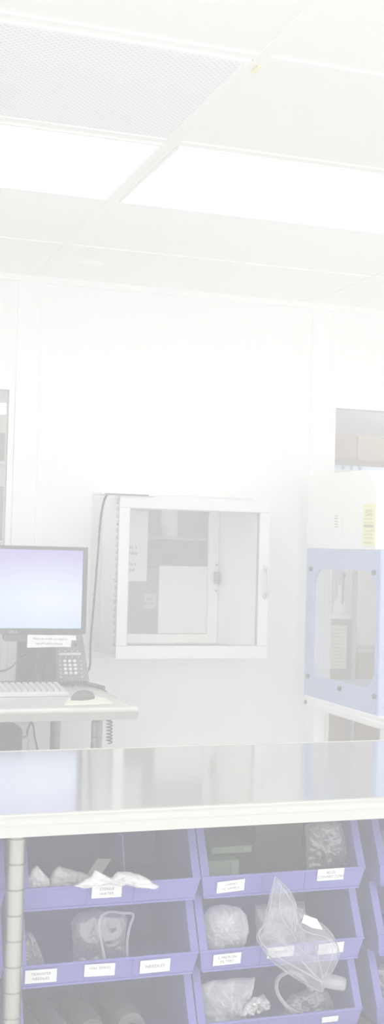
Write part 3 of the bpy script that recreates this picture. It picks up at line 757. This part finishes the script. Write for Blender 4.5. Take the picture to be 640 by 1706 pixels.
card(('centre', 'middle'), (356, 402, 1591, 1611, -5), ['5 MICRON', 'FILTERS'], .0088)
card(('centre', 'middle'), (446, 490, 1579, 1598, -5), ['VENTED'], .0088)
card(('centre', 'middle'), (531, 573, 1573, 1592, -5), [' '], .0088)
card(('centre', 'bottom'), (537, 564, 1695, 1705, -3), [' '])
card(('left', 'bottom'), (153, 203, 1722, 1744, -4), [' '])
# divider inside the upper left bin
d = BIN[('left', 'top')]
MB().hexa([(.765, 2.60, .681), (.768, 2.60, .681), (.768, 2.825, .681), (.765, 2.825, .681), (.765, 2.64, .80), (.768, 2.64, .80), (.768, 2.825, .80), (.765, 2.825, .80)]).build('divider', M_bin, d)

# ------------------------------------------------------------------ what lies in the bins
def bag(name, px, Y, thick, m, label, cat='bag', wr=.004, freq=25, seed=0, zmin=None, lean=0., group=None, rings=15, n=88, ymin=None):
    P = outline(px, Y)
    o = pillow(MB(), P, thick, wr, freq, seed, n, rings, zmin=zmin, lean=lean, ymin=ymin).build(name, m)
    for p in o.data.polygons: p.use_smooth = True
    return tag(o, label, cat, group)
Z1, Z2, Z3 = (rows_z[k]+.0045 for k in ('top', 'middle', 'bottom'))
# top left: crumpled wrappers
bag('wrapper', [(47, 1500), (45, 1463), (52, 1448), (62, 1441), (70, 1451), (82, 1464), (84, 1480), (80, 1500)], 2.565, .016, M_wrap, 'crumpled white wrapper standing leftmost in the top left bin', 'wrapper', .006, 45, 1, Z1)
bag('wrapper', [(82, 1500), (78, 1476), (86, 1452), (96, 1441), (112, 1447), (132, 1451), (150, 1458), (162, 1466), (158, 1480), (140, 1486), (112, 1490), (106, 1500)], 2.585, .020, M_wrap, 'long crumpled white wrapper in the middle of the top left bin', 'wrapper', .009, 42, 2, Z1)
bag('wrapper', [(122, 1476), (140, 1464), (152, 1458), (157, 1448), (170, 1458), (186, 1462), (196, 1452), (214, 1452), (232, 1456), (246, 1463), (256, 1471), (266, 1476), (262, 1481), (244, 1479), (228, 1478), (212, 1473), (202, 1476), (186, 1473), (160, 1476), (140, 1480)], 2.507, .010, M_wrap, 'white wrapper hanging over the rim above the sterile water label', 'wrapper', .007, 60, 3)
o = MB().hexa([at(x, y, Y=Y) for x, y, Y in ((136, 1470, 2.62), (160, 1470, 2.62), (160, 1470, 2.626), (136, 1470, 2.626), (163, 1430, 2.66), (186, 1431, 2.66), (186, 1431, 2.666), (163, 1430, 2.666))]).build('packet', M_wrapg); tag(o, 'flat grey packet sticking up behind the white wrappers', 'packet')
# middle left bin
bag('clear_bag', [(36, 1612), (34, 1590), (38, 1560), (48, 1550), (58, 1562), (68, 1585), (76, 1612), (74, 1628), (40, 1632)], 2.58, .03, M_bag, 'crinkled clear bag at the left end of the middle left bin', 'bag', .010, 55, 5, Z2)
bag('clear_bag', [(122, 1640), (121, 1570), (118, 1534), (130, 1520), (160, 1514), (182, 1520), (204, 1518), (212, 1530), (208, 1560), (206, 1600), (210, 1635)], 2.60, .03, M_bag, 'upright clear bag in the middle of the middle left bin', 'bag', .008, 30, 6, Z2)
t = MB().tube([at(x, y, Y=Y) for x, y, Y in ((176, 1603, 2.535), (170, 1575, 2.55), (165, 1548, 2.56), (168, 1528, 2.565), (182, 1519, 2.57), (205, 1521, 2.57), (222, 1524, 2.57), (216, 1545, 2.565), (212, 1568, 2.56), (212, 1595, 2.55))], .0028, 8).build('tubing', M_tube); tag(t, 'thin clear tubing looped in front of the upright clear bag', 'tubing')
# bottom left bin: wrapped rolls
M_rollw = mat('film_wrapped_roll', (126, 126, 130), .2, var=.12, scale=35, bump=.5); M_rollg = mat('grey_wrapped_roll', (110, 110, 113), .25, var=.12, scale=30, bump=.5)
for i, (x, y, r, lab) in enumerate(((55, 1722, .026, 'leftmost wrapped roll in the bottom left bin'), (96, 1722, .028, 'second wrapped roll from the left in the bottom left bin'), (150, 1722, .031, 'third wrapped roll from the left in the bottom left bin'), (215, 1722, .033, 'rightmost wrapped roll in the bottom left bin'))):
    p = at(x, y, Y=2.60); c = Vector((p.x, 2.58, max(p.z-r*.6, Z3+r)))
    t = thing('wrapped_roll', (c.x, c.y, Z3), lab, 'roll', 'wrapped rolls in the bottom left bin')
    MB().lathe(c, [(r*.35, .0), (r*.4, .003), (r*.92, .004), (r, .02), (r*.98, .10), (r*.9, .18), (r*.4, .2)], 28, 'Y').build('roll', M_rollw if i % 2 else M_rollg, t)
    MB().lathe(c-Vector((0, .006, 0)), [(r*.38, 0), (r*.38, .01)], 20, 'Y').build('core', M_knob, t)
# top centre bin: green boxes and a clear bag
for a, b, z0, z1, y0, lab in ((345, 400, 1446, 1432, 2.64, 'lower flat grey-green box in the top centre bin'), (352, 421, 1428, 1408, 2.67, 'upper flat grey-green box in the top centre bin')):
    p, q = at(a, z0, Y=y0), at(b, z1, Y=y0)
    zt = q.z; zb = Z1 if 'lower' in lab else at(a, 1430, Y=2.64).z
    t = thing('flat_carton', ((p.x+q.x)/2, y0, zb), lab, 'box')
    MB().box((p.x, y0, zb), (q.x, y0+.11, zt), .003).build('carton', M_green, t)
    MB().box((q.x-.022, y0-.0015, zb+.004), (q.x-.004, y0+.002, zt-.004)).build('end_flap', mat('green_flap', (165, 190, 168), .6), t)
t = thing('shade_block', (at(460, 1440, Y=2.66).x, 2.7, Z1), 'dark grey block painting the shade in the empty middle of the top centre bin', 'box')  # no real box: dark block painted for the shade of the empty gap
a, b = at(425, 1400, Y=2.66), at(506, 1378, Y=2.66)
MB().box((a.x, 2.66, Z1), (b.x, 2.80, .80), .004).build('body', mat('shade_dark_grey', (46, 48, 48), .6), t)
MB().box((a.x-.001, 2.658, .785), (b.x+.001, 2.802, .803), .003).build('lid', mat('shade_top_grey', (56, 58, 58), .6), t)  # top slab of the shade block, its darkness painted too
bag('clear_bag', [(512, 1450), (510, 1405), (508, 1375), (530, 1366), (552, 1366), (570, 1372), (574, 1400), (578, 1440), (560, 1452)], 2.60, .03, M_bag, 'tall clear bag behind the blue connectors label', 'bag', .008, 30, 8, Z1)
# middle centre bin
bag('padded_bag', [(336, 1592), (334, 1560), (336, 1528), (346, 1512), (370, 1506), (398, 1510), (412, 1526), (414, 1548), (404, 1572), (396, 1588), (370, 1596)], 2.60, .045, M_bagw, 'puffy milky white bag above the five micron filters label', 'bag', .012, 38, 9, Z2)
bag('filter_pouch', [(354, 1590), (350, 1560), (354, 1535), (370, 1520), (392, 1520), (402, 1540), (396, 1570), (384, 1586)], 2.60, .022, M_wrap, 'bundle of white filters inside the puffy milky bag', 'pouch', .010, 60, 10, Z2)
bag('clear_bag', [(428, 1598), (426, 1545), (424, 1507), (450, 1504), (480, 1500), (506, 1500), (508, 1545), (508, 1592)], 2.60, .03, M_bag, 'clear bag in the middle centre bin behind the big hanging bag', 'bag', .008, 35, 11, Z2)
BIG = [(458.5, 1460.6), (470, 1471), (481, 1482), (490, 1497), (496, 1514), (510, 1524), (537, 1540), (553, 1556), (563, 1577), (565, 1594), (553, 1620), (541, 1634), (537, 1652), (513, 1641), (478, 1620), (452, 1599), (436, 1577), (428, 1559), (441, 1535), (449, 1498)]
bb = bag('clear_bag', BIG, 2.495, .020, M_bagc, 'big clear plastic bag hanging over the front of the centre bins', 'bag', .006, 30, 12, n=88, rings=14)
def seam(px, Y, r=.0013):
    return MB().tube([at(x, y, Y=Y) for x, y in px], r, 6)
seam(BIG+BIG[:1], 2.4945, .0012).build('edge_seam', M_tube, bb)
seam([(458.5, 1461), (452, 1500), (444, 1536), (431, 1558), (446, 1582), (476, 1602), (512, 1622), (537, 1638)], 2.474).build('zip_seam', M_tube, bb)
seam([(462, 1466), (478, 1490), (490, 1512), (497, 1540), (515, 1554), (545, 1562), (560, 1580)], 2.476).build('fold', M_tube, bb)
seam([(500, 1598), (520, 1620), (537, 1636)], 2.474, .0016).build('fold', M_tube, bb); seam([(483, 1534), (492, 1552), (490, 1524)], 2.472, .001).build('fold', M_tube, bb)
for px in ([(470, 1474), (466, 1500), (470, 1528), (484, 1550)], [(484, 1490), (490, 1520), (486, 1548), (494, 1566)], [(497, 1578), (512, 1590), (528, 1596)], [(526, 1574), (531, 1598), (538, 1628)], [(446, 1562), (470, 1570), (496, 1592)], [(555, 1572), (553, 1596), (541, 1626)]):
    seam(px, 2.473, .0009).build('fold', M_tube, bb)
lc = [at(x, y, Y=2.473) for x, y in ((503, 1537), (507, 1524), (528, 1531), (538, 1549), (520, 1546))]
MB().prism(lc, (0, .001, 0)).build('label_card', M_label, bb)
# bottom centre bin
bag('gauze_bag', [(331, 1720), (331, 1660), (332, 1640), (350, 1633), (375, 1630), (400, 1628), (424, 1626), (420, 1650), (410, 1690), (405, 1720)], 2.60, .03, M_bagw, 'milky gauze bag at the left of the bottom centre bin', 'bag', .012, 28, 14, Z3)
bag('crinkled_bag', [(398, 1692), (410, 1672), (422, 1660), (440, 1656), (449, 1668), (446, 1680), (430, 1686), (412, 1692)], 2.575, .016, mat('crinkled_film', (228, 228, 230), .12, metal=.35, var=.05, bump=.6, scale=90), 'small shiny crinkled packet in the bottom centre bin', 'packet', .012, 85, 15, Z3)
t = MB().tube([at(x, y, Y=Y) for x, y, Y in ((505, 1690, 2.56), (480, 1678, 2.55), (463, 1655, 2.55), (462, 1634, 2.56), (474, 1622, 2.57), (490, 1620, 2.58), (506, 1632, 2.58), (520, 1650, 2.58))], .0042, 8).build('tubing', M_tube); tag(t, 'thick clear hose curved in the bottom centre bin', 'tubing')
bag('clear_bag', [(470, 1705), (474, 1670), (490, 1655), (520, 1645), (545, 1650), (553, 1668), (550, 1700), (510, 1712)], 2.60, .03, M_bag, 'clear bag below the big hanging bag in the bottom centre bin', 'bag', .010, 40, 17, Z3)
a, b = at(536, 1632, Y=2.60), at(576, 1640, Y=2.58)
t = thing('wrapped_tube', tuple((a+b)/2), 'short wrapped cylinder at the right end of the bottom centre bin', 'tube')
MB().tube([a+(b-a)*k for k in (0, .12, .5, .9, 1)], .016, 20, smooth=False, radii=[.012, .016, .0165, .016, .013]).build('wrap', M_bagw, t)
MB().tube([a+(b-a)*.02, a+(b-a)*.98], .011, 16, smooth=False).build('core', M_wrapg, t)
# right bins
bag('clear_bag', [(622, 1705), (620, 1640), (622, 1612), (640, 1606), (662, 1610), (668, 1650), (664, 1705)], 2.60, .03, M_bag, 'clear bag in the bottom right bin at the picture edge', 'bag', .010, 40, 18, Z3)
bag('padded_bag', [(636, 1462), (632, 1405), (636, 1384), (660, 1378), (682, 1400), (684, 1450)], 2.64, .04, M_bagw, 'milky bag in the top right bin at the picture edge', 'bag', .008, 30, 19, Z1)

# ------------------------------------------------------------------ the room beyond the glass
t = thing('base_cabinet', (2.6, 6.3, 0), 'pale brown base cabinet with white top behind the fume hood', 'cabinet')
MB().box((2.2, 6.02, .06), (3.012, 6.55, 1.075)).build('body', M_brown, t)
MB().box((2.18, 6.0, 1.075), (3.026, 6.57, 1.093), .003).build('worktop', M_white, t)
MB().box((2.62, 6.012, .1), (2.96, 6.021, 1.06), .002).build('door', M_brown, t)
t = thing('base_cabinet', (3.4, 6.3, 0), 'low pale brown cabinet under the white upright box behind the hood', 'cabinet')
MB().box((3.035, 6.02, .06), (4.0, 6.55, .895)).build('body', M_brown, t)
MB().box((3.03, 6.0, .895), (4.01, 6.57, .915), .003).build('worktop', M_taupe, t)
for a in (3.04, 3.19, 3.5): MB().box((a, 6.012, .1), (a+(.14 if a < 3.1 else .3), 6.021, .88), .002).build('door', M_brown, t)
t = thing('upright_cabinet', (3.4, 6.3, .915), 'white upright cabinet on the low brown cabinet behind the hood', 'cabinet')
MB().box((3.035, 6.08, .915), (3.9, 6.2, 1.78), .01).build('body', mat('appliance_white', (226, 225, 222), .4), t)
MB().box((3.035, 6.065, .93), (3.46, 6.08, 1.765), .004).build('door', MATS['appliance_white'], t)
for x, lab, zt in ((2.996, 'grey upright pole between the two brown cabinets behind the hood', 1.42), (3.162, 'grey short post in front of the low brown cabinet', .90)):
    o = MB().lathe((x, 5.985, 0), [(.03, 0), (.03, .01), (.013, .014), (.013, zt-.01), (.009, zt)], 20).build('support_pole', mat('pole_grey', (150, 154, 160), .4, metal=.3)); tag(o, lab, 'pole')
t = thing('notice_sheet', (2.925, 5.99, .8), 'cream printed notice on the brown cabinet seen through the hood window', 'notice')
MB().box((2.862, 6.007, .81), (2.965, 6.0105, 1.04)).build('page', mat('notice_cream', (214, 212, 190), .7), t)
for k in range(11): text('printing', ['Laboratory users', 'keep this bench', 'clear of paper', 'and cartons', 'sign the log', 'before starting', 'wear gloves', 'and goggles', 'at all times', 'close the sash', 'thank you'][k], .0125, (2.913, 6.0055, 1.018-k*.019), (1, 0, 0), (0, 0, 1), M_ink2, t)
t = thing('wash_bottle', (2.962, 6.10, 1.093), 'white lab bottle with dark stem on the worktop behind the hood', 'bottle')
MB().lathe((2.962, 6.10, 1.093), [(.030, 0), (.033, .006), (.033, .045), (.026, .075), (.012, .10), (.010, .16), (.001, .162)], 24).build('body', M_white, t)
MB().tube([(2.966, 6.07, 1.15), (2.970, 6.07, 1.30)], .0042, 8, smooth=False).build('stem', M_knob, t)
MB().lathe((2.970, 6.07, 1.296), [(.004, 0), (.010, .006), (.010, .018), (.004, .024)], 16).build('knob', M_knob, t)
for i, (x, y, h, r) in enumerate(((2.935, 6.22, .17, .022), (3.005, 6.24, .21, .022), (2.985, 6.36, .26, .024), (2.72, 6.33, .16, .035))):
    o = MB().lathe((x, y, 1.093), [(r, 0), (r*1.05, .006), (r, h*.55), (r*.5, h*.75), (r*.45, h), (r*.2, h+.002)], 20).build('glass_flask', M_tube)
    tag(o, ['small clear flask at the left on the worktop behind the hood', 'clear flask right behind the white lab bottle', 'tall clear flask at the back of the worktop behind the hood', 'squat clear flask at the far left on the worktop behind the hood'][i], 'flask', 'flasks on the worktop behind the hood')
t = thing('splash_board', (3.2, 6.62, 0), 'pale blue upright board behind the flasks on the worktop', 'board')
MB().box((2.9, 6.60, 0), (3.9, 6.62, 1.9)).build('panel', mat('splash_blue', (196, 208, 230), .4), t); MB().box((2.88, 6.595, 1.9), (3.92, 6.625, 1.92)).build('top_rail', M_alu, t)
# brown bulkhead and bright far window seen above the hood
t = thing('wall_cabinet', (4.2, 7.2, 2.0), 'pale brown wall cabinet high in the room behind the right window', 'cabinet')
MB().box((3.0, 7.0, 2.005), (5.6, 7.4, 2.165)).build('body', M_brown, t)
MB().box((3.0, 6.985, 2.01), (3.485, 7.0, 2.16), .002).build('door', mat('brown_door', (132, 114, 98), .5, var=.02), t); MB().box((3.495, 6.985, 2.01), (4.2, 7.0, 2.16), .002).build('door', M_brown, t)
for x in (3.02, 5.56): MB().box((x, 7.38, 2.165), (x+.03, 7.40, CZ+.008)).build('hanger', M_alu, t)
t = thing('light_board', (5.0, 9.0, 1.2), 'pale blue panel standing far off behind the right window', 'board')
MB().box((3.2, 9.0, 0), (6.6, 9.03, 2.15)).build('panel', mat('board_blue', (206, 220, 250), .6), t); MB().box((3.18, 8.99, 2.15), (6.62, 9.04, 2.17)).build('top_rail', M_alu, t)
for i, x in enumerate((3.50, 3.56, 3.62)):
    o = MB().lathe((x, 7.2, 1.78), [(.02, 0), (.022, .01), (.022, .13), (.010, .17), (.010, .22)], 16).build('glass_flask', M_tube); tag(o, ['first', 'second', 'third'][i]+' clear flask in the row on the shelf above the hood', 'flask', 'flasks above the hood')
t = thing('wall_shelf', (4, 7.2, 1.75), 'white shelf far behind the right window, carrying clear flasks', 'shelf')
MB().box((3.2, 7.08, 1.755), (5.4, 7.38, 1.78)).build('board', M_white, t); MB().box((5.2, 7.1, 0), (5.25, 7.36, 1.755)).build('leg', M_alu, t); MB().box((3.86, 7.1, 0), (3.9, 7.36, 1.755)).build('leg', M_alu, t)
# shelving behind the left window
def rack(label, x0, x1, y0, y1, shelves, zt, m=M_alu):
    t = thing('storage_rack', ((x0+x1)/2, (y0+y1)/2, 0), label, 'rack')
    for x in (x0, x1-.025):
        for y in (y0, y1-.025): MB().box((x, y, 0), (x+.025, y+.025, zt)).build('post', m, t)
    for z in shelves: MB().box((x0, y0, z-.02), (x1, y1, z)).build('shelf', m, t)
    return t
rack('white storage rack with grey boxes behind the left window', .6, 1.6, 8.0, 8.4, (.4, .9, 1.45, 1.965), 2.19, M_white)
def crate(a, b, m, label, group=None):
    t = thing('storage_box', ((a[0]+b[0])/2, (a[1]+b[1])/2, a[2]), label, 'box', group)
    h = b[2]-a[2]
    MB().box(a, (b[0], b[1], a[2]+h*.82), .004).build('box', m, t); MB().box((a[0]-.004, a[1]-.004, a[2]+h*.82), (b[0]+.004, b[1]+.004, b[2]), .004).build('lid', m, t)
M_gb2 = mat('light_grey_box', (200, 200, 200), .6, var=.02); M_gb3 = mat('mid_grey_box', (130, 131, 134), .6, var=.03)
crate((1.0, 8.02, 1.965), (1.57, 8.36, 2.15), M_gb3, 'mid grey box on the top shelf of the rack behind the left window')
crate((1.0, 8.02, 1.45), (1.57, 8.36, 1.80), M_gb3, 'dark grey box on the second shelf of the rack behind the left window')
crate((1.0, 8.02, .9), (1.57, 8.36, 1.40), M_greybox, 'large grey box on the third shelf of the rack behind the left window')
crate((.62, 8.02, 1.45), (.96, 8.36, 1.75), M_gb2, 'light grey box left on the second shelf of the rack behind the left window')
# shelving seen through the wall cabinet
rack('taupe shelving unit seen through the glazed wall cabinet', 1.75, 3.0, 7.3, 7.7, (.35, .86, 1.50, 1.99), 2.2, M_taupe)
MBp = MB().box((1.75, 7.7, 0), (3.0, 7.72, 2.2)).build('back_panel', M_taupe, [o for o in bpy.data.objects if o.name.startswith('storage_rack')][-1])
crate((1.95, 7.36, 1.50), (2.22, 7.66, 1.64), M_greybox, 'grey box on the upper shelf seen through the wall cabinet')
o = MB().lathe((2.43, 7.5, 1.50), [(.05, 0), (.055, .01), (.055, .20), (.03, .25), (.028, .30)], 24).build('jug', M_white); tag(o, 'white jug on the upper shelf seen through the wall cabinet', 'jug')
crate((1.9, 7.36, .86), (2.65, 7.66, 1.30), mat('rosy_box', (170, 156, 156), .6, var=.02), 'wide rosy grey box on the lower shelf seen through the wall cabinet')

# ------------------------------------------------------------------ thin white haze, added to lift the darks and wash out the view
HAZE = .116
m = bpy.data.materials.new('added_white_haze'); m.use_nodes = True; nt = m.node_tree; nt.nodes.remove(nt.nodes['Principled BSDF'])
vs = nt.nodes.new('ShaderNodeVolumeScatter'); vs.inputs['Color'].default_value = (1, 1, 1, 1); vs.inputs['Density'].default_value = HAZE; vs.inputs['Anisotropy'].default_value = 0
nt.links.new(vs.outputs[0], nt.nodes['Material Output'].inputs['Volume'])
o = MB().box((XL-.3, -1.5, -.25), (8.3, YF+.3, 2.75)).build('haze', m); o['kind'] = 'stuff'; o['label'] = 'thin white haze added to fade the whole room evenly'; o['category'] = 'haze'

# ------------------------------------------------------------------ world, view
w = bpy.data.worlds.new('world'); S.world = w; w.use_nodes = True
w.node_tree.nodes['Background'].inputs[0].default_value = (1, 1, 1, 1); w.node_tree.nodes['Background'].inputs[1].default_value = 1.1
S.view_settings.view_transform = 'Standard'; S.view_settings.look = 'None'; S.view_settings.gamma = 1; S.view_settings.use_curve_mapping = False
S.view_settings.exposure = 0.56
S.cycles.max_bounces = 14; S.cycles.volume_bounces = 6; S.cycles.diffuse_bounces = 8; S.cycles.glossy_bounces = 6; S.cycles.transparent_max_bounces = 24; S.cycles.caustics_reflective = False; S.cycles.caustics_refractive = False
